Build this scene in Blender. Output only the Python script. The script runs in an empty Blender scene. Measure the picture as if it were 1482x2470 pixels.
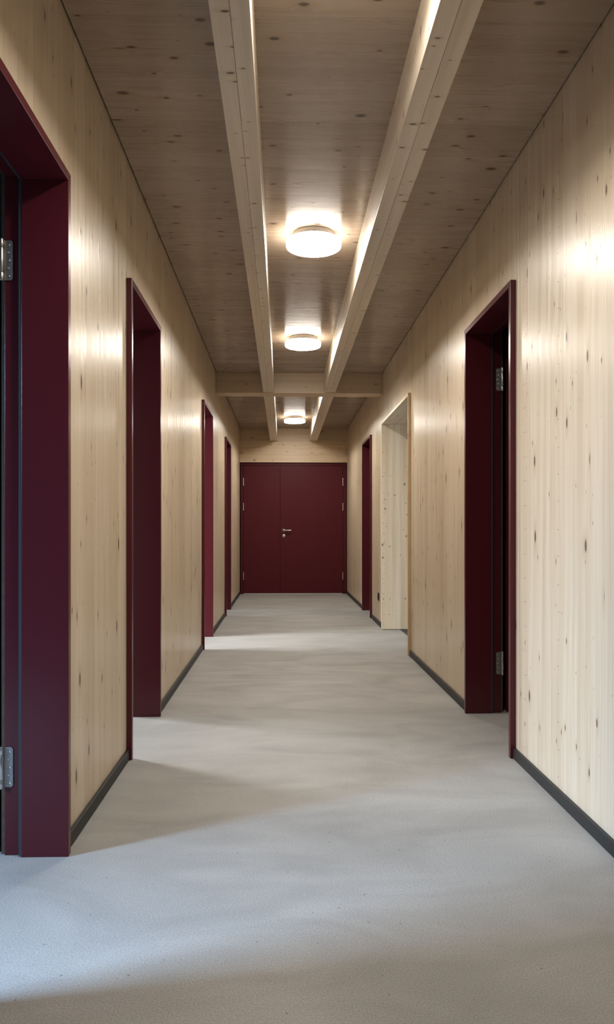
import bpy, bmesh, math, random
from mathutils import Vector
random.seed(7)
S = bpy.context.scene
C = S.collection

# ---------------------------------------------------------------- camera, world, daylight, exposure
XL, XR, H = -0.7195, 1.0805, 2.768          # corridor walls and ceiling (metres, floor at z = 0)
YB, YE = -2.6, 12.91                        # corridor behind the camera, end with the double door
cam = bpy.data.objects.new('camera', bpy.data.cameras.new('camera'))
C.objects.link(cam)
cam.location = (0, 0, 1.0557)
cam.rotation_euler = (math.radians(90), 0, -math.radians(1.803))
cam.data.sensor_fit = 'HORIZONTAL'
cam.data.sensor_width = 36.0
cam.data.lens = 1856.0 / 1482.0 * 36.0
cam.data.shift_y = 45.7 / 1482.0
cam.data.clip_start = 0.05
S.camera = cam

S.view_settings.view_transform = 'Standard'
S.view_settings.look = 'None'
S.view_settings.gamma = 1.0
S.view_settings.use_curve_mapping = False
S.view_settings.exposure = -0.03

world = bpy.data.worlds.new('sky')
S.world = world
world.use_nodes = True
world.node_tree.nodes['Background'].inputs[0].default_value = (0.55, 0.72, 1.0, 1)
world.node_tree.nodes['Background'].inputs[1].default_value = 0.8

LAMP_STRENGTH = 118.0                        # the opal face of each lamp
RIM_STRENGTH = 18.0                          # its dimmer edge
LAMP_COLOR = (1.0, 0.95, 0.87, 1)
# daylight from the sky, entering through the windows of the side rooms: (y centre, width, watts, colour, height and pitch of the bright sky)
WIN_X = -3.0
WINDOWS = [(1.02, 0.75, 2600.0, (0.42, 0.66, 1.0), 3.0, 68), (4.95, 1.1, 420.0, (0.80, 0.90, 1.0), 3.0, 68),
           (6.9, 1.1, 950.0, (0.95, 0.97, 1.0), 2.35, 76), (9.9, 1.0, 220.0, (0.85, 0.92, 1.0), 3.0, 68)]
for yc, w, watts, tint, zsky, pitch in WINDOWS:
    L = bpy.data.lights.new('daylight', 'AREA')
    L.shape = 'RECTANGLE'
    L.size = 1.8
    L.size_y = w + 1.4
    L.energy = watts
    L.color = tint
    lo = bpy.data.objects.new('daylight', L)
    C.objects.link(lo)
    lo.location = (WIN_X - 1.6, yc, zsky)
    lo.rotation_euler = (0, -math.radians(pitch), 0)   # slants down towards +x, through the window

# ---------------------------------------------------------------- mesh helpers
def add_box(bm, x0, x1, y0, y1, z0, z1):
    x0, x1 = sorted((x0, x1)); y0, y1 = sorted((y0, y1)); z0, z1 = sorted((z0, z1))
    v = [bm.verts.new(p) for p in ((x0, y0, z0), (x1, y0, z0), (x1, y1, z0), (x0, y1, z0),
                                   (x0, y0, z1), (x1, y0, z1), (x1, y1, z1), (x0, y1, z1))]
    for f in ((3, 2, 1, 0), (4, 5, 6, 7), (0, 1, 5, 4), (1, 2, 6, 5), (2, 3, 7, 6), (3, 0, 4, 7)):
        bm.faces.new([v[i] for i in f])

def add_lathe(bm, prof, axis='z', c=(0, 0, 0), n=32):
    """prof: list of (radius, height); closed where radius is 0."""
    rings = []
    for r, h in prof:
        ring = []
        k = 1 if r < 1e-9 else n
        for i in range(k):
            a = 2 * math.pi * i / n
            p = (r * math.cos(a), r * math.sin(a), h)
            if axis == 'y':
                p = (p[0], p[2], p[1])
            elif axis == 'x':
                p = (p[2], p[0], p[1])
            ring.append(bm.verts.new((p[0] + c[0], p[1] + c[1], p[2] + c[2])))
        rings.append(ring)
    for a, b in zip(rings, rings[1:]):
        for i in range(n):
            j = (i + 1) % n
            q = [a[i % len(a)], a[j % len(a)], b[j % len(b)], b[i % len(b)]]
            q = list(dict.fromkeys(q))
            if len(q) > 2:
                bm.faces.new(q)

def add_tube(bm, pts, r, n=12):
    """round bar through pts, capped"""
    rings = []
    for k, p in enumerate(pts):
        p = Vector(p)
        d = (Vector(pts[min(k + 1, len(pts) - 1)]) - Vector(pts[max(k - 1, 0)])).normalized()
        u = d.cross(Vector((0, 0, 1)))
        if u.length < 1e-3:
            u = d.cross(Vector((1, 0, 0)))
        u.normalize(); w = d.cross(u)
        rings.append([bm.verts.new(p + r * (math.cos(2 * math.pi * i / n) * u + math.sin(2 * math.pi * i / n) * w)) for i in range(n)])
    for a, b in zip(rings, rings[1:]):
        for i in range(n):
            bm.faces.new((a[i], a[(i + 1) % n], b[(i + 1) % n], b[i]))
    bm.faces.new(rings[0]); bm.faces.new(rings[-1])

def obj(name, bm, mat, parent=None, bevel=0.0, smooth=False, loc=None):
    bmesh.ops.recalc_face_normals(bm, faces=bm.faces)
    if smooth:
        for f in bm.faces:
            f.smooth = True
    me = bpy.data.meshes.new(name)
    bm.to_mesh(me); bm.free()
    me.materials.append(mat)
    o = bpy.data.objects.new(name, me)
    C.objects.link(o)
    if smooth:
        try:
            me.set_sharp_from_angle(angle=math.radians(40))
        except Exception:
            pass
    if loc is not None:
        o.location = loc
    if parent is not None:
        o.parent = parent
        pl = parent
        if loc is None:                       # geometry given in world coordinates
            m = Vector((0, 0, 0))
            while pl is not None:
                m += pl.location; pl = pl.parent
            me.transform(__import__('mathutils').Matrix.Translation(-m))
    if bevel:
        b = o.modifiers.new('bevel', 'BEVEL')
        b.width = bevel; b.segments = 2; b.limit_method = 'ANGLE'
    return o

def box(name, mat, parent, x0, x1, y0, y1, z0, z1, bevel=0.0):
    bm = bmesh.new()
    add_box(bm, x0, x1, y0, y1, z0, z1)
    return obj(name, bm, mat, parent, bevel)

def thing(name, label, cat, loc=(0, 0, 0), group=None, kind=None):
    o = bpy.data.objects.new(name, None)
    C.objects.link(o)
    o.location = loc
    o.empty_display_size = 0.1
    return tag(o, label, cat, group, kind)

def tag(o, label, cat, group=None, kind=None):
    o['label'] = label
    o['category'] = cat
    if group: o['group'] = group
    if kind: o['kind'] = kind
    return o

def dup(root, loc, label=None):
    r = root.copy(); C.objects.link(r); r.location = loc
    if label: r['label'] = label
    for ch in list(root.children):
        c = ch.copy(); C.objects.link(c); c.parent = r
        for g in list(ch.children):
            d = g.copy(); C.objects.link(d); d.parent = c
    return r

# ---------------------------------------------------------------- materials
class NT:
    def __init__(s, name):
        s.m = bpy.data.materials.new(name); s.m.use_nodes = True
        s.t = s.m.node_tree; s.bsdf = s.t.nodes['Principled BSDF']
    def n(s, typ, **kw):
        o = s.t.nodes.new(typ)
        for k, v in kw.items(): setattr(o, k, v)
        return o
    def l(s, a, b): s.t.links.new(a, b)
    def math(s, op, a, b=None, clamp=False):
        o = s.n('ShaderNodeMath', operation=op, use_clamp=clamp)
        for i, v in enumerate((a, b)):
            if v is None: continue
            if hasattr(v, 'links'): s.l(v, o.inputs[i])
            else: o.inputs[i].default_value = v
        return o.outputs[0]
    def ramp(s, fac, stops):
        o = s.n('ShaderNodeValToRGB'); s.l(fac, o.inputs[0])
        e = o.color_ramp.elements
        while len(e) < len(stops): e.new(0.5)
        for i, (p, c) in enumerate(stops):
            e[i].position = p
            e[i].color = c if len(c) == 4 else (*c, 1)
        return o.outputs[0]
    def mix(s, fac, a, b, blend='MIX'):
        o = s.n('ShaderNodeMix', data_type='RGBA', blend_type=blend)
        for i, v in ((0, fac), (6, a), (7, b)):
            if hasattr(v, 'links'): s.l(v, o.inputs[i])
            else: o.inputs[i].default_value = v if i == 0 else ((*v, 1) if len(v) == 3 else v)
        return o.outputs[2]

def wood(name, across, along, tones, rough=0.3, knots=0.5, knot_size=1.0, aniso=0.75, tangent=(1, 0, 0), spec=0.5, streak=0.6, pins=0.45, bump=0.25, knot_along=2.6, cell=7.5):
    """spruce board: fine grain running along one axis, knots, each board its own tone and its own piece of wood"""
    w = NT(name)
    tc = w.n('ShaderNodeTexCoord'); oi = w.n('ShaderNodeObjectInfo')
    sep = w.n('ShaderNodeSeparateXYZ'); w.l(tc.outputs['Object'], sep.inputs[0])
    ax = {'x': sep.outputs[0], 'y': sep.outputs[1], 'z': sep.outputs[2]}
    a = ax[across[0]]
    for ch in across[1:]: a = w.math('ADD', a, ax[ch])
    b = ax[along]
    off = w.math('MULTIPLY', oi.outputs['Random'], 87.0)
    a = w.math('ADD', a, off); b = w.math('ADD', b, w.math('MULTIPLY', oi.outputs['Random'], 341.0))
    # slow waviness of the grain
    cw = w.n('ShaderNodeCombineXYZ'); w.l(w.math('MULTIPLY', a, 2.5), cw.inputs[0]); w.l(w.math('MULTIPLY', b, 0.9), cw.inputs[1])
    wn = w.n('ShaderNodeTexNoise'); w.l(cw.outputs[0], wn.inputs['Vector']); wn.inputs['Scale'].default_value = 1.0; wn.inputs['Detail'].default_value = 2
    aw = w.math('ADD', a, w.math('MULTIPLY', w.math('SUBTRACT', wn.outputs[0], 0.5), 0.05))
    # knots: 2-D cells, stretched along the grain, only some of them carry a knot
    kv = w.n('ShaderNodeCombineXYZ'); w.l(w.math('MULTIPLY', a, cell), kv.inputs[0]); w.l(w.math('MULTIPLY', b, cell / knot_along), kv.inputs[1])
    vo = w.n('ShaderNodeTexVoronoi', voronoi_dimensions='2D', feature='F1'); w.l(kv.outputs[0], vo.inputs['Vector']); vo.inputs['Scale'].default_value = 1.0
    sc = w.n('ShaderNodeSeparateColor'); w.l(vo.outputs['Color'], sc.inputs[0])
    has = w.math('LESS_THAN', sc.outputs[0], knots)
    size = w.math('MULTIPLY', w.math('ADD', w.math('MULTIPLY', w.math('POWER', sc.outputs[1], 2.5), 0.062), 0.028), knot_size)
    rel = w.math('DIVIDE', vo.outputs['Distance'], size)
    core = w.math('MULTIPLY', w.ramp(rel, [(0.55, (1, 1, 1)), (1.0, (0, 0, 0))]), has)
    k2 = w.n('ShaderNodeCombineXYZ'); w.l(w.math('MULTIPLY', a, cell * 2.1), k2.inputs[0]); w.l(w.math('MULTIPLY', b, cell * 2.1 / knot_along), k2.inputs[1])
    v2 = w.n('ShaderNodeTexVoronoi', voronoi_dimensions='2D', feature='F1'); w.l(k2.outputs[0], v2.inputs['Vector']); v2.inputs['Scale'].default_value = 1.0
    s2 = w.n('ShaderNodeSeparateColor'); w.l(v2.outputs['Color'], s2.inputs[0])
    pin = w.math('MULTIPLY', w.ramp(w.math('DIVIDE', v2.outputs['Distance'], w.math('MULTIPLY', w.math('ADD', s2.outputs[1], 0.6), 0.04)), [(0.5, (1, 1, 1)), (1.0, (0, 0, 0))]), w.math('LESS_THAN', s2.outputs[0], pins * 0.6))
    core = w.math('MAXIMUM', core, w.math('MULTIPLY', pin, 0.75))
    halo = w.math('MULTIPLY', w.ramp(w.math('DIVIDE', rel, 3.0), [(0.25, (1, 1, 1)), (1.0, (0, 0, 0))]), has)
    # grain deflects round the knots
    aw = w.math('ADD', aw, w.math('MULTIPLY', halo, 0.02))
    g1 = w.n('ShaderNodeCombineXYZ'); w.l(w.math('MULTIPLY', aw, 150), g1.inputs[0]); w.l(w.math('MULTIPLY', b, 2.2), g1.inputs[1])
    fine = w.n('ShaderNodeTexNoise'); w.l(g1.outputs[0], fine.inputs['Vector']); fine.inputs['Scale'].default_value = 1.0; fine.inputs['Detail'].default_value = 3
    g2 = w.n('ShaderNodeCombineXYZ'); w.l(w.math('MULTIPLY', aw, 26), g2.inputs[0]); w.l(w.math('MULTIPLY', b, 0.6), g2.inputs[1])
    band = w.n('ShaderNodeTexNoise'); w.l(g2.outputs[0], band.inputs['Vector']); band.inputs['Scale'].default_value = 1.0; band.inputs['Detail'].default_value = 3
    base = w.ramp(oi.outputs['Random'], [(0.0, tones[0]), (0.5, tones[1]), (1.0, tones[2])])
    lo = 1 - 0.20 * streak
    base = w.mix(1.0, base, w.ramp(band.outputs[0], [(0.30, (lo, lo * 0.97, lo * 0.92)), (0.62, (1.03, 1.03, 1.03))]), 'MULTIPLY')
    lf = 1 - 0.09 * streak
    base = w.mix(1.0, base, w.ramp(fine.outputs[0], [(0.35, (lf, lf * 0.98, lf * 0.95)), (0.6, (1.02, 1.02, 1.02))]), 'MULTIPLY')
    base = w.mix(w.math('MULTIPLY', halo, 0.28), base, (0.33, 0.20, 0.10))
    base = w.mix(w.math('MULTIPLY', core, 0.86), base, (0.060, 0.032, 0.018))
    w.l(base, w.bsdf.inputs['Base Color'])
    B = w.bsdf.inputs
    w.l(w.math('ADD', w.math('ADD', w.math('MULTIPLY', fine.outputs[0], 0.14), w.math('MULTIPLY', band.outputs[0], 0.22)), rough - 0.18), B['Roughness'])
    B['Specular IOR Level'].default_value = spec
    B['Anisotropic'].default_value = aniso
    tv = w.n('ShaderNodeCombineXYZ')
    for i in range(3): tv.inputs[i].default_value = tangent[i]
    w.l(tv.outputs[0], B['Tangent'])
    bp = w.n('ShaderNodeBump'); bp.inputs['Strength'].default_value = bump; bp.inputs['Distance'].default_value = 0.0006
    h = w.math('ADD', w.math('ADD', w.math('MULTIPLY', fine.outputs[0], 0.35), w.math('MULTIPLY', band.outputs[0], 1.6)), w.math('ADD', w.math('MULTIPLY', core, -0.8), w.math('MULTIPLY', halo, 1.2)))
    w.l(h, bp.inputs['Height']); w.l(bp.outputs[0], B['Normal'])
    return w.m

def plain(name, col, rough=0.5, metal=0.0, spec=0.5, noise=0.0, scale=40.0, bump=0.0):
    w = NT(name); B = w.bsdf.inputs
    B['Roughness'].default_value = rough; B['Metallic'].default_value = metal; B['Specular IOR Level'].default_value = spec
    tc = w.n('ShaderNodeTexCoord')
    nz = w.n('ShaderNodeTexNoise'); w.l(tc.outputs['Object'], nz.inputs['Vector']); nz.inputs['Scale'].default_value = scale; nz.inputs['Detail'].default_value = 3
    k0, k1 = 1 - noise, 1 + noise
    w.l(w.ramp(nz.outputs[0], [(0.3, tuple(c * k0 for c in col)), (0.7, tuple(c * k1 for c in col))]), B['Base Color'])
    if bump:
        bp = w.n('ShaderNodeBump'); bp.inputs['Strength'].default_value = bump; bp.inputs['Distance'].default_value = 0.0005
        w.l(nz.outputs[0], bp.inputs['Height']); w.l(bp.outputs[0], B['Normal'])
    return w.m

WALLT = [(0.595, 0.485, 0.355), (0.63, 0.525, 0.395), (0.665, 0.565, 0.435)]
PALET = [(0.72, 0.605, 0.44), (0.79, 0.69, 0.53), (0.83, 0.745, 0.60)]
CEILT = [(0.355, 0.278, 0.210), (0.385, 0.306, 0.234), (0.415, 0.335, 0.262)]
BEAMT = [(0.58, 0.50, 0.40), (0.61, 0.53, 0.43), (0.64, 0.56, 0.46)]
M_WALL = wood('spruce_wall', 'y', 'z', WALLT, rough=0.33, knots=0.8, knot_size=1.2, tangent=(0, 1, 0), aniso=0.3, bump=1.0, streak=0.6, spec=0.36)
M_PALE = wood('spruce_pale', 'x', 'z', PALET, rough=0.45, knots=0.6, knot_along=1.2, cell=9, tangent=(1, 0, 0), aniso=0.3)
M_LIN = wood('spruce_lining', 'y', 'z', [(0.52, 0.38, 0.23)] * 3, rough=0.45, knots=0.4, tangent=(0, 1, 0), aniso=0.3)
M_SOFF = wood('spruce_soffit', 'x', 'y', PALET, rough=0.45, knots=0.4, tangent=(1, 0, 0), aniso=0.3)
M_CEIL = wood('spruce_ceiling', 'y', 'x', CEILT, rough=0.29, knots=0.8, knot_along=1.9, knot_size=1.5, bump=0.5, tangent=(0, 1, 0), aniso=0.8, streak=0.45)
M_BEAM = wood('spruce_beam', 'xz', 'y', BEAMT, rough=0.42, knots=0.6, knot_along=0.42, knot_size=1.5, cell=7, tangent=(1, 0, 0), aniso=0.3, streak=0.5)
M_XBEAM = wood('spruce_cross_beam', 'yz', 'x', [(0.54, 0.42, 0.29), (0.57, 0.45, 0.32), (0.60, 0.48, 0.35)], rough=0.42, knots=0.7, knot_along=1.6, cell=7, tangent=(0, 0, 1), aniso=0.3)
M_HEAD = wood('spruce_header', 'yz', 'x', [(0.64, 0.50, 0.335), (0.66, 0.52, 0.355), (0.68, 0.545, 0.38)], rough=0.42, knots=0.8, knot_along=1.4, cell=7, tangent=(0, 0, 1), aniso=0.3)
M_CORE = plain('dark_timber_core', (0.09, 0.06, 0.04), 0.8, noise=0.2)
M_RED = plain('maroon_paint', (0.084, 0.0118, 0.0178), 0.28, spec=0.33, noise=0.03, scale=300, bump=0.03)
M_RED_D = plain('maroon_door_paint', (0.078, 0.0088, 0.0135), 0.42, spec=0.16, noise=0.04, scale=8)
M_BASE = plain('anthracite_skirting', (0.018, 0.018, 0.0175), 0.5, spec=0.3, noise=0.1)
M_SEAL = plain('grey_rubber_seal', (0.045, 0.055, 0.06), 0.55, spec=0.3)
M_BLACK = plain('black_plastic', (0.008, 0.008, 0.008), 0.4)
M_STEEL = plain('brushed_steel', (0.62, 0.60, 0.57), 0.34, 1.0, noise=0.05, scale=90)
M_STEEL_D = plain('dull_steel_plate', (0.34, 0.33, 0.32), 0.5, 0.9, noise=0.06, scale=120)
M_ALU = plain('aluminium_threshold', (0.7, 0.7, 0.69), 0.4, 0.8)
M_ROOM = plain('grey_room_plaster', (0.19, 0.21, 0.215), 0.85, noise=0.05)
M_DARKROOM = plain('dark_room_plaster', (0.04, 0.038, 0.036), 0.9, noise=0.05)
M_MAT = plain('dark_entrance_matting', (0.045, 0.045, 0.043), 0.95, noise=0.4, scale=250, bump=0.4)
M_CAB = plain('grey_cabinet_lacquer', (0.10, 0.115, 0.125), 0.4, noise=0.03)
M_NAIL = plain('dull_nail', (0.10, 0.08, 0.06), 0.5, 0.5)
M_WHITE = plain('white_lamp_base', (0.78, 0.76, 0.72), 0.4)

def floor_mat():
    w = NT('concrete_screed'); B = w.bsdf.inputs
    tc = w.n('ShaderNodeTexCoord'); P = tc.outputs['Object']
    big = w.n('ShaderNodeTexNoise'); w.l(P, big.inputs['Vector']); big.inputs['Scale'].default_value = 0.9; big.inputs['Detail'].default_value = 4; big.inputs['Distortion'].default_value = 0.8
    mp = w.n('ShaderNodeMapping'); mp.inputs['Scale'].default_value = (1.0, 2.0, 1); mp.inputs['Rotation'].default_value = (0, 0, 0.1); w.l(P, mp.inputs['Vector'])
    sw = w.n('ShaderNodeTexNoise'); w.l(mp.outputs[0], sw.inputs['Vector']); sw.inputs['Scale'].default_value = 1.6; sw.inputs['Detail'].default_value = 7; sw.inputs['Roughness'].default_value = 0.55; sw.inputs['Distortion'].default_value = 1.0
    fine = w.n('ShaderNodeTexNoise'); w.l(P, fine.inputs['Vector']); fine.inputs['Scale'].default_value = 230; fine.inputs['Detail'].default_value = 5; fine.inputs['Roughness'].default_value = 0.75
    pit = w.n('ShaderNodeTexVoronoi', voronoi_dimensions='2D'); w.l(P, pit.inputs['Vector']); pit.inputs['Scale'].default_value = 13
    psc = w.n('ShaderNodeSeparateColor'); w.l(pit.outputs['Color'], psc.inputs[0])
    pits = w.math('MULTIPLY', w.math('LESS_THAN', pit.outputs['Distance'], w.math('MULTIPLY', psc.outputs[1], 0.045)), w.math('LESS_THAN', psc.outputs[0], 0.25))
    c = w.ramp(big.outputs[0], [(0.3, (0.318, 0.312, 0.296)), (0.7, (0.375, 0.369, 0.353))])
    c = w.mix(1.0, c, w.ramp(sw.outputs[0], [(0.33, (0.87, 0.865, 0.86)), (0.62, (1.05, 1.05, 1.05))]), 'MULTIPLY')
    c = w.mix(1.0, c, w.ramp(fine.outputs[0], [(0.34, (0.66, 0.65, 0.64)), (0.66, (1.20, 1.20, 1.20))]), 'MULTIPLY')
    c = w.mix(w.math('MULTIPLY', pits, 0.6), c, (0.06, 0.055, 0.05))
    w.l(c, B['Base Color'])
    w.l(w.ramp(sw.outputs[0], [(0.3, (0.62, 0.62, 0.62)), (0.7, (0.50, 0.50, 0.50))]), B['Roughness'])
    B['Specular IOR Level'].default_value = 0.4
    tr = w.n('ShaderNodeTexNoise'); w.l(P, tr.inputs['Vector']); tr.inputs['Scale'].default_value = 45; tr.inputs['Detail'].default_value = 3; tr.inputs['Distortion'].default_value = 2.5
    bp = w.n('ShaderNodeBump'); bp.inputs['Strength'].default_value = 0.4; bp.inputs['Distance'].default_value = 0.0025
    w.l(w.math('ADD', w.math('MULTIPLY', fine.outputs[0], 0.35), w.math('ADD', tr.outputs[0], w.math('MULTIPLY', pits, -0.6))), bp.inputs['Height'])
    w.l(bp.outputs[0], B['Normal'])
    return w.m
M_FLOOR = floor_mat()

def lamp_mat(name, strength):
    w = NT(name); B = w.bsdf.inputs
    B['Base Color'].default_value = (0.9, 0.88, 0.84, 1); B['Roughness'].default_value = 0.3
    B['Emission Color'].default_value = LAMP_COLOR
    B['Emission Strength'].default_value = strength
    return w.m
M_LAMP = lamp_mat('opal_lamp_glass', LAMP_STRENGTH)
M_RIM = lamp_mat('opal_lamp_edge', RIM_STRENGTH)

# ---------------------------------------------------------------- the doorways (positions used by walls, skirtings and frames)
HT = 2.222                                   # top of the door frames
PR = 0.025                                   # how far frames stand proud of the walls
DL = [(1.675, 2.545), (3.565, 4.424), (6.846, 7.721), (9.539, 10.379)]
DR = [(3.536, 4.445), (6.451, 8.226), (9.286, 10.238)]
WD = 0.20                                    # wall thickness behind the boards' face

# ---------------------------------------------------------------- floor
bm = bmesh.new()
add_box(bm, -3.3, 3.3, YB - 0.2, 5.628, -0.12, 0.0)
add_box(bm, -3.3, 3.3, 5.632, YE + 0.6, -0.12, 0.0)
add_box(bm, -3.3, 3.3, 5.628, 5.632, -0.12, -0.006)
fl = obj('floor', bm, M_FLOOR)
tag(fl, 'pale grey concrete screed floor with faint trowel swirls running down the corridor', 'floor', kind='structure')

# ---------------------------------------------------------------- walls of vertical spruce boards
def rng(n0, n1): return random.uniform(n0, n1)

def split(a, b, wmin, wmax):
    """cut a..b into boards of natural width"""
    n = max(1, round((b - a) / ((wmin + wmax) / 2)))
    ws = [rng(wmin, wmax) for _ in range(n)]
    k = (b - a) / sum(ws)
    out, y = [], a
    for w in ws:
        out.append((y, y + w * k)); y += w * k
    out[-1] = (out[-1][0], b)
    return out

def side_wall(name, side, doors, label, joint=None):
    X = XL if side < 0 else XR
    t = thing(name, label, 'wall', (X, 0, 0), kind='structure')
    bm = bmesh.new()
    xo, xi = X + side * WD, X + side * 0.02
    y = YB
    for a, b in doors:
        add_box(bm, xi, xo, y, a, 0, H + 0.05)
        add_box(bm, xi, xo, a, b, HT, H + 0.05)
        y = b
    add_box(bm, xi, xo, y, YE + 0.12, 0, H + 0.05)
    obj('wall_core', bm, M_CORE, t)
    y = YB
    spans = []
    for a, b in list(doors) + [(YE + 0.02, None)]:
        cuts = [y] + ([joint] if joint and y < joint < a else []) + [a]
        for c0, c1 in zip(cuts, cuts[1:]):
            spans += [(p, q - (0.004 if q == joint else 0), 0.0) for p, q in split(c0, c1, 0.11, 0.17)]
        if b is not None:
            spans += [(p, q, HT) for p, q in split(a, b, 0.12, 0.17)]
            y = b
    for p, q, z0 in spans:
        g = 0.00015
        bm = bmesh.new()
        add_box(bm, 0, side * 0.0195, -(q - p) / 2 + g, (q - p) / 2 - g, 0, H + 0.018 - z0)
        obj('plank', bm, M_WALL, t, loc=(0, (p + q) / 2, z0))
    return t
wl = side_wall('wall_left', -1, DL, 'left corridor wall of vertical pale spruce boards with four maroon doorways')
wr = side_wall('wall_right', 1, DR, 'right corridor wall of vertical pale spruce boards with two maroon doorways and one timber opening', 3.476)
if True:
    # rows of nail heads that fix the boards of the right wall
    bm = bmesh.new()
    for yn in (3.41, 3.385, 2.985):
        for k in range(25):
            add_lathe(bm, [(0.0026, 0.0001), (0.0024, -0.0004), (0, -0.0004)], 'x', (XR, yn + rng(-0.003, 0.003), 0.09 + 0.108 * k + rng(-0.003, 0.003)), 8)
    o = obj('nail_heads', bm, M_NAIL, wr)
    o['kind'] = 'stuff'

# ---------------------------------------------------------------- ceiling of boards running across
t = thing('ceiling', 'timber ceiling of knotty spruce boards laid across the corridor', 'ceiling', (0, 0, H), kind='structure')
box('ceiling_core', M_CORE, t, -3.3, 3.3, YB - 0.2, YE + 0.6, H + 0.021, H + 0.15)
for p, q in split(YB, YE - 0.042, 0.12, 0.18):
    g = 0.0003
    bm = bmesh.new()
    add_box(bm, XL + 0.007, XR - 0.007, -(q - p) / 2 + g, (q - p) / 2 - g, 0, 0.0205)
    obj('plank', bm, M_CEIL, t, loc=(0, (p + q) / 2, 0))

# ---------------------------------------------------------------- end wall: header boards over the double door; wall behind the camera
YH = YE - 0.04
ZH = 2.202
t = thing('wall_back', 'timber header of horizontal knotty boards above the double door', 'wall', (0, YH, 0), kind='structure')
box('wall_core', M_CORE, t, XL + 0.001, XR - 0.001, YH + 0.0205, YH + 0.2, ZH + 0.002, H + 0.02)
zs = [ZH, 2.318, 2.437, 2.5535]
for z0, z1 in zip(zs, zs[1:]):
    bm = bmesh.new()
    add_box(bm, XL + 0.002, XR - 0.002, 0, 0.02, z0 + 0.0004 - z0, z1 - z0 - 0.0004)
    obj('plank', bm, M_HEAD, t, loc=(0, 0, z0))
t = thing('wall_front', 'plain timber wall closing the corridor behind the camera', 'wall', (0, YB, 0), kind='structure')
for p, q in split(XL, XR, 0.14, 0.2):
    box('plank', M_PALE, t, p, q - 0.0006, YB - 0.03, YB, 0, H)

# ---------------------------------------------------------------- beams
ZB = 2.560
def beam(label, x0, x1, y0, y1):
    t = thing('ceiling_beam', label, 'beam', ((x0 + x1) / 2, (y0 + y1) / 2, ZB), kind='structure', group='glued timber beams along the ceiling')
    xm = x0 + (x1 - x0) * 0.5
    for a, b in ((x0, xm - 0.0003), (xm + 0.0003, x1)):
        bm = bmesh.new()
        add_box(bm, a - (x0 + x1) / 2, b - (x0 + x1) / 2, -(y1 - y0) / 2, (y1 - y0) / 2, 0, H - ZB - 0.0005)
        obj('lamella', bm, M_BEAM, t, bevel=0.002, loc=(0, 0, 0))
    return t
YX0, YX1 = 8.33, 8.552
beam('glued timber beam left of the two larger lamps, from the near edge to the cross beam', -0.2125, -0.094, YB, YX0)
beam('glued timber beam right of the two larger lamps, from the near edge to the cross beam', 0.446, 0.570, YB, YX0)
beam('short glued timber beam left of the far lamps, between cross beam and double door', -0.2125, -0.094, YX1, YH)
beam('short glued timber beam right of the far lamps, between cross beam and double door', 0.446, 0.570, YX1, YH)
o = box('cross_beam', M_XBEAM, None, XL + 0.001, XR - 0.001, YX0, YX1, 2.547, H - 0.0005, 0.002)
tag(o, 'timber cross beam spanning the corridor where the long beams meet', 'beam', kind='structure')
o = box('cross_beam', M_XBEAM, None, XL + 0.001, XR - 0.001, YH, YH + 0.02, 2.5545, H - 0.0005)
tag(o, 'timber beam across the end wall just under the ceiling, above the header boards', 'beam', kind='structure')

# ---------------------------------------------------------------- skirtings
def skirting(name, side, doors, label):
    X = XL if side < 0 else XR
    t = thing(name, label, 'baseboard', (X, 0, 0), kind='structure')
    y = YB
    for a, b in list(doors) + [(YE - 0.002, None)]:
        bm = bmesh.new()
        add_box(bm, X - side * 0.0002, X - side * 0.0135, y + 0.0005, a - 0.0005, 0.001, 0.050)
        obj('skirting_strip', bm, M_BASE, t, bevel=0.002)
        y = b
    return t
skirting('baseboard_left', -1, DL, 'low anthracite skirting along the left timber wall')
skirting('baseboard_right', 1, DR, 'low anthracite skirting along the right timber wall')

# ---------------------------------------------------------------- door frames (lining of the wall opening, standing proud of it)
def sweep(bm, side, prof, yi0, yi1, zi, which, zbot=0.0):
    """extrude a profile [(depth from wall face into the wall, distance outward from the opening)] along a jamb or the head, mitred"""
    X = XL if side < 0 else XR
    ends = []
    for e in (0, 1):
        ring = []
        for dp, d in prof:
            x = X + side * dp
            if which == 'near': p = (x, yi0 - d, zbot if e == 0 else zi + d)
            elif which == 'far': p = (x, yi1 + d, zbot if e == 0 else zi + d)
            else: p = (x, (yi0 - d) if e == 0 else (yi1 + d), zi + d)
            ring.append(bm.verts.new(p))
        ends.append(ring)
    n = len(prof)
    for i in range(n):
        j = (i + 1) % n
        bm.faces.new((ends[0][i], ends[0][j], ends[1][j], ends[1][i]))
    bm.faces.new(ends[0]); bm.faces.new(list(reversed(ends[1])))

FW = 0.030                                   # visible width of the frame's face
PROF = [(-PR, 0.0), (0.126, 0.0), (0.126, 0.018), (0.186, 0.018), (0.186, FW - 0.0006), (0.0, FW - 0.0006), (-PR, FW - 0.0006)]
SEAL = [(0.1265, 0.003), (0.1355, 0.003), (0.1355, 0.0178), (0.1265, 0.0178)]

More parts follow.
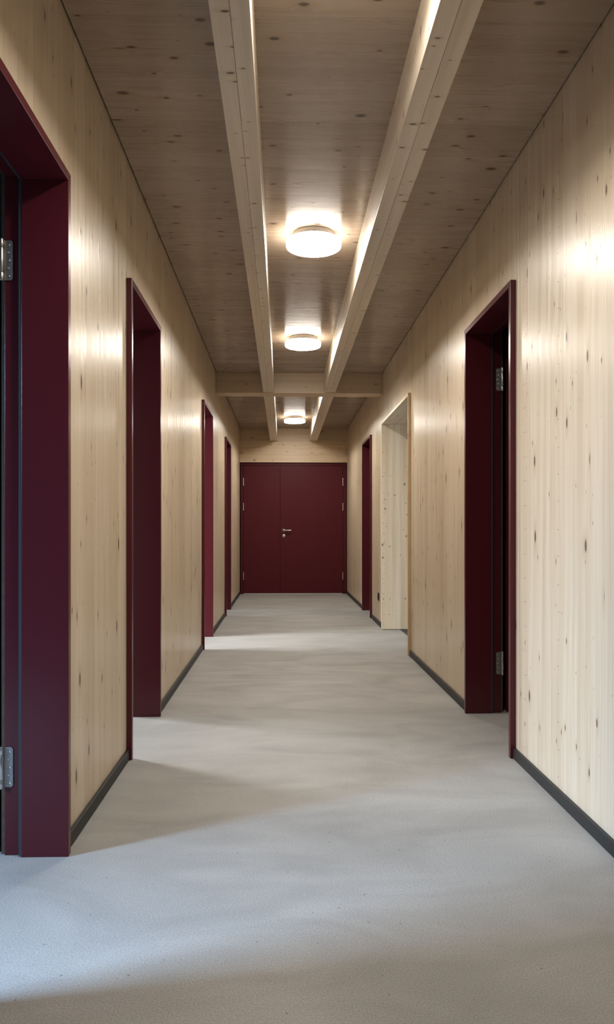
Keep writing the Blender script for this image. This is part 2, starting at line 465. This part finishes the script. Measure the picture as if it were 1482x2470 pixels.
def hinge_parts(t, side, yi1, zc):
    """hinge on the far jamb: plate screwed to the rebate, barrel at the room side"""
    X = XL if side < 0 else XR
    yf = yi1 + 0.018
    hh = 0.065
    x0, x1 = X + side * 0.158, X + side * 0.1855      # plate, rounded at the corridor side
    bm = bmesh.new()
    r = 0.009
    pts = [(x1, zc - hh), (x1, zc + hh)]
    for k in range(6):
        a = math.pi / 2 * k / 5
        pts.append((x0 + side * (r - r * math.sin(a)), zc + hh - r + r * math.cos(a)))
    for k in range(6):
        a = math.pi / 2 * k / 5
        pts.append((x0 + side * (r - r * math.cos(a)), zc - hh + r - r * math.sin(a)))
    f0 = [bm.verts.new((x, yf - 0.0002, z)) for x, z in pts]
    f1 = [bm.verts.new((x, yf - 0.0030, z)) for x, z in pts]
    n = len(pts)
    for i in range(n):
        bm.faces.new((f0[i], f0[(i + 1) % n], f1[(i + 1) % n], f1[i]))
    bm.faces.new(f1); bm.faces.new(list(reversed(f0)))
    h = obj('hinge', bm, M_STEEL_D, t)
    xk, yk, rk = X + side * 0.1935, yf - 0.009, 0.0075
    bm = bmesh.new()
    segs = [(-hh - 0.003, -hh + 0.024), (-hh + 0.0255, hh - 0.0255), (hh - 0.024, hh + 0.003)]
    for a, b in segs:
        add_lathe(bm, [(0, a), (rk - 0.0008, a), (rk, a + 0.0012), (rk, b - 0.0012), (rk - 0.0008, b), (0, b)], 'z', (xk, yk, zc), 20)
    obj('hinge_barrel', bm, M_STEEL, h, smooth=True)
    for k in range(5):
        z = zc + (k - 2) * 0.0255
        x = x0 + side * (0.0085 if k % 2 == 0 else 0.0135)
        bm = bmesh.new()
        add_lathe(bm, [(0.0042, -0.0030), (0.0036, -0.0042), (0.0022, -0.0047), (0.0014, -0.0040), (0, -0.0038)], 'y', (x, yf, z), 12)
        obj('screw', bm, M_STEEL, h, smooth=True)

def doorway(name, side, span, label, hinges=False, leaf_label=None):
    X = XL if side < 0 else XR
    a, b = span
    t = thing(name, label, 'door', (X, (a + b) / 2, 0), kind='structure')
    yi0, yi1, zi = a + FW, b - FW, HT - FW
    for which, nm in (('near', 'jamb'), ('far', 'jamb'), ('head', 'frame_head')):
        bm = bmesh.new(); sweep(bm, side, PROF, yi0, yi1, zi, which)
        obj(nm, bm, M_RED, t, bevel=0.0016)
    bm = bmesh.new()
    for which in ('near', 'far', 'head'):
        sweep(bm, side, SEAL, yi0, yi1, zi, which, 0.002)
    s = obj('door_seal', bm, M_SEAL, t)
    if hinges:
        for zc in (1.935, 0.288):
            hinge_parts(t, side, yi1, zc)
        # leaf standing wide open in the room, at right angles to the wall
        xb = X + side * (WD + 0.026)
        box('door_leaf', M_RED_D, t, xb, xb + side * 0.78, yi1 + 0.034, yi1 + 0.074, 0.006, zi, 0.002)
    return t
doorway('door_1', -1, DL[0], 'nearest maroon framed doorway cut by the left edge, with steel hinges and blue daylight on its sill', True)
doorway('door_2', -1, DL[1], 'second maroon framed doorway along the left wall, tall and dark inside')
doorway('door_3', -1, DL[2], 'third maroon framed doorway along the left wall, level with the timber opening')
doorway('door_4', -1, DL[3], 'fourth maroon framed doorway on the left, closest to the double door')
doorway('door_5', 1, DR[0], 'large maroon framed doorway on the right wall with steel hinges in its dark reveal', True)
doorway('door_6', 1, DR[2], 'narrow maroon framed doorway on the right between socket and double door')

# ---------------------------------------------------------------- timber lined opening on the right
a, b = DR[1]
t = thing('door_7', 'open passage on the right lined with pale knotty spruce panels, no door', 'opening', (XR, (a + b) / 2, 0), kind='structure')
xo = XR + 0.33
lt = 0.026
box('jamb', M_LIN, t, XR - PR, xo, a + 0.0006, a + lt, 0.005, HT - 0.0006, 0.0015)
box('frame_head', M_SOFF, t, XR - PR, xo, a + lt + 0.0005, b - 0.0006, HT - lt, HT - 0.0006, 0.0015)
xs = [XR - PR, XR + 0.045, XR + 0.128, XR + 0.183, XR + 0.262, xo]
for x0, x1 in zip(xs, xs[1:]):
    bm = bmesh.new()
    xm = (x0 + x1) / 2
    add_box(bm, x0 - xm + 0.0003, x1 - xm - 0.0003, 0, lt - 0.001, 0, HT - lt - 0.006)
    obj('plank', bm, M_PALE, t, loc=(xm - XR, b - lt - (a + b) / 2, 0.005))
bm = bmesh.new()
for xn in (XR + 0.0, XR + 0.292):
    for k in range(20):
        add_lathe(bm, [(0.004, 0.0001), (0.0036, -0.0006), (0, -0.0006)], 'y', (xn + rng(-0.004, 0.004), b - lt, 0.06 + 0.108 * k + rng(-0.004, 0.004)), 8)
o = obj('nail_heads', bm, M_NAIL, t)
o['kind'] = 'stuff'
bm = bmesh.new()
add_box(bm, XR + 0.175, 2.9, a + lt + 0.02, b - lt - 0.002, 0.0005, 0.0035)
o = obj('entrance_mat', bm, M_MAT)
tag(o, 'dark grey floor matting just inside the timber lined passage on the right', 'mat')

# ---------------------------------------------------------------- double door at the end
t = thing('door_8', 'maroon double door with steel lever handle closing the end of the corridor', 'door', (0.18, YE, 0), kind='structure')
fx0, fx1 = XL + 0.0155, XR - 0.0105
for x0, x1 in ((fx0, -0.6590), (1.0115, fx1)):
    box('jamb', M_RED_D, t, x0, x1, YE, YE + 0.09, 0.0, ZH - 0.004, 0.001)
box('frame_head', M_RED_D, t, -0.6585, 1.011, YE, YE + 0.09, 2.152, ZH - 0.004, 0.001)
for x0, x1 in ((-0.6550, -0.0475), (-0.0435, 1.0075)):
    lf = box('door_leaf', M_RED_D, t, x0, x1, YE - 0.008, YE + 0.05, 0.014, 2.1475, 0.0015)
box('door_rebate', M_BLACK, t, -0.6585, 1.011, YE + 0.055, YE + 0.085, 0.012, 2.1515)
box('threshold', M_ALU, t, -0.655, 1.0, YE - 0.016, YE + 0.09, 0.0005, 0.011)
for x in (-0.657, 1.0095):
    for z0, z1 in ((1.813, 1.945), (1.395, 1.527), (0.237, 0.365)):
        zc, hh = (z0 + z1) / 2, (z1 - z0) / 2
        bm = bmesh.new()
        for p, q in ((-hh, -hh + 0.03), (-hh + 0.031, hh - 0.031), (hh - 0.03, hh)):
            add_lathe(bm, [(0, p), (0.0075, p), (0.0085, p + 0.001), (0.0085, q - 0.001), (0.0075, q), (0, q)], 'z', (x, YE - 0.016, zc), 16)
        obj('hinge', bm, M_STEEL, t, smooth=True)
yf = YE - 0.008
bm = bmesh.new()
add_lathe(bm, [(0, -0.0105), (0.024, -0.0105), (0.026, -0.009), (0.026, -0.0001), (0, -0.0001)], 'y', (0.017, yf, 1.0655), 28)
hd = obj('door_handle', bm, M_STEEL_D, t, smooth=True)
bm = bmesh.new()
pts = [(0.017, yf - 0.0105, 1.0655), (0.017, yf - 0.038, 1.0655), (0.0205, yf - 0.048, 1.0655), (0.031, yf - 0.052, 1.0655), (0.139, yf - 0.052, 1.0655)]
add_tube(bm, pts, 0.0098, 14)
obj('lever', bm, M_STEEL, hd, smooth=True)
bm = bmesh.new()
add_lathe(bm, [(0, -0.0105), (0.024, -0.0105), (0.026, -0.009), (0.026, -0.0001), (0, -0.0001)], 'y', (0.017, yf, 0.974), 28)
ro = obj('lock_rosette', bm, M_STEEL, t, smooth=True)
bm = bmesh.new()
add_lathe(bm, [(0, -0.0135), (0.0085, -0.0135), (0.0085, -0.0106), (0, -0.0106)], 'y', (0.017, yf, 0.977), 20)
add_box(bm, 0.0125, 0.0215, yf - 0.0135, yf - 0.0106, 0.957, 0.974)
obj('lock_cylinder', bm, M_STEEL_D, ro)

# ---------------------------------------------------------------- ceiling lamps: white base, opal drum, latch
def make_lamp(loc, label):
    t = thing('ceiling_lamp', label, 'lamp', loc, group='round ceiling lamps between the beams')
    bm = bmesh.new()
    add_lathe(bm, [(0, 0), (0.112, 0), (0.116, -0.003), (0.116, -0.034), (0.112, -0.038), (0, -0.038)], 'z', n=40)
    obj('lamp_base', bm, M_WHITE, t, smooth=True, loc=(0, 0, 0))
    bm = bmesh.new()
    add_lathe(bm, [(0.1165, -0.0375), (0.148, -0.0375), (0.148, -0.0415), (0.1165, -0.0415), (0.1165, -0.0375)], 'z', n=40)
    obj('retaining_ring', bm, M_STEEL_D, t, smooth=True, loc=(0, 0, 0))
    bm = bmesh.new()
    add_lathe(bm, [(0.149, -0.0420), (0.1565, -0.0445), (0.159, -0.050), (0.159, -0.072), (0.1565, -0.079), (0.151, -0.0825)], 'z', n=48)
    obj('diffuser_rim', bm, M_RIM, t, smooth=True, loc=(0, 0, 0))
    bm = bmesh.new()
    add_lathe(bm, [(0.151, -0.0825), (0.142, -0.0850), (0.10, -0.0868), (0, -0.0875)], 'z', n=48)
    obj('diffuser', bm, M_LAMP, t, smooth=True, loc=(0, 0, 0))
    bm = bmesh.new()
    add_box(bm, -0.010, 0.010, -0.160, -0.146, -0.0455, -0.035)
    obj('latch', bm, M_STEEL, t, bevel=0.002, loc=(0, 0, 0))
    return t
lamp0 = make_lamp((0.178, 4.43, H - 0.0003), 'largest round opal ceiling lamp, glowing, nearest in view between the beams')
for y, lab in ((6.805, 'second round opal ceiling lamp, glowing, just before the cross beam'),
               (9.18, 'round opal ceiling lamp hidden just behind the cross beam'),
               (11.55, 'smallest round opal ceiling lamp, glowing, closest to the double door'),
               (2.05, 'round opal ceiling lamp overhead, above the upper edge')):
    dup(lamp0, (0.178, y, H - 0.0003), lab)

# ---------------------------------------------------------------- socket
t = thing('wall_socket', 'black power socket low on the right timber wall beside the lined passage', 'socket', (XR, 8.62, 0.318))
box('socket_plate', M_BLACK, t, XR - 0.011, XR - 0.0002, 8.577, 8.663, 0.275, 0.361, 0.003)
bm = bmesh.new()
add_lathe(bm, [(0.024, -0.0113), (0.024, -0.0135), (0.020, -0.0135), (0.0195, -0.0118), (0, -0.0118)], 'x', (XR, 8.62, 0.318), 24)
obj('socket_ring', bm, M_BLACK, t, smooth=True)

# ---------------------------------------------------------------- rooms behind the doorways
xa, xb_ = WIN_X, XL - WD - 0.0005
bm = bmesh.new()
y = YB
for yc, w, *_ in WINDOWS:                     # outer wall with its window openings
    add_box(bm, xa - 0.12, xa, y, yc - w / 2 - 0.02, 0, H + 0.02)
    add_box(bm, xa - 0.12, xa, yc - w / 2 - 0.02, yc + w / 2 + 0.02, 0, 0.88)
    add_box(bm, xa - 0.12, xa, yc - w / 2 - 0.02, yc + w / 2 + 0.02, 2.22, H + 0.02)
    y = yc + w / 2 + 0.02
add_box(bm, xa - 0.12, xa, y, YE + 0.3, 0, H + 0.02)
o = obj('wall_outside', bm, M_ROOM)
tag(o, 'grey plastered outer wall of the side rooms on the left with four windows', 'wall', kind='structure')
for i, (yc, w, *_) in enumerate(WINDOWS):
    t = thing('window_%d' % (i + 1), ('window in the outer wall of the side room behind the %s doorway on the left' % ('first', 'second', 'third', 'fourth')[i]), 'window', (xa, yc, 0.9), kind='structure')
    bm = bmesh.new()
    y0, y1 = yc - w / 2 - 0.019, yc + w / 2 + 0.019
    add_box(bm, xa - 0.09, xa - 0.03, y0, y0 + 0.04, 0.881, 2.219)
    add_box(bm, xa - 0.09, xa - 0.03, y1 - 0.04, y1, 0.881, 2.219)
    add_box(bm, xa - 0.09, xa - 0.03, y0 + 0.04, y1 - 0.04, 0.881, 0.921)
    add_box(bm, xa - 0.09, xa - 0.03, y0 + 0.04, y1 - 0.04, 2.179, 2.219)
    obj('window_frame', bm, M_RED, t)
bm = bmesh.new()
for y in (YB - 0.1, 3.40, 5.72, 8.55, YE + 0.2):
    add_box(bm, xa + 0.0005, xb_, y, y + 0.1, 0, H + 0.02)
o = obj('wall_partition', bm, M_ROOM)
tag(o, 'grey partitions between the side rooms on the left', 'wall', kind='structure')
bm = bmesh.new()
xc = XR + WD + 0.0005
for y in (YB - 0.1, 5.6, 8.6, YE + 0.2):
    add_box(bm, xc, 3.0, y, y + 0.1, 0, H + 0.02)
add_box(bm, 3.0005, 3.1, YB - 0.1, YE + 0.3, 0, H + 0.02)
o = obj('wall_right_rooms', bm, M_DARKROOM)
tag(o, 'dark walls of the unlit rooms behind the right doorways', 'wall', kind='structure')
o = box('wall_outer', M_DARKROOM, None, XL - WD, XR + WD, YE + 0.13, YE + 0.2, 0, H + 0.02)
tag(o, 'dark wall behind the double door', 'wall', kind='structure')

# storage cabinet glimpsed through the first doorway
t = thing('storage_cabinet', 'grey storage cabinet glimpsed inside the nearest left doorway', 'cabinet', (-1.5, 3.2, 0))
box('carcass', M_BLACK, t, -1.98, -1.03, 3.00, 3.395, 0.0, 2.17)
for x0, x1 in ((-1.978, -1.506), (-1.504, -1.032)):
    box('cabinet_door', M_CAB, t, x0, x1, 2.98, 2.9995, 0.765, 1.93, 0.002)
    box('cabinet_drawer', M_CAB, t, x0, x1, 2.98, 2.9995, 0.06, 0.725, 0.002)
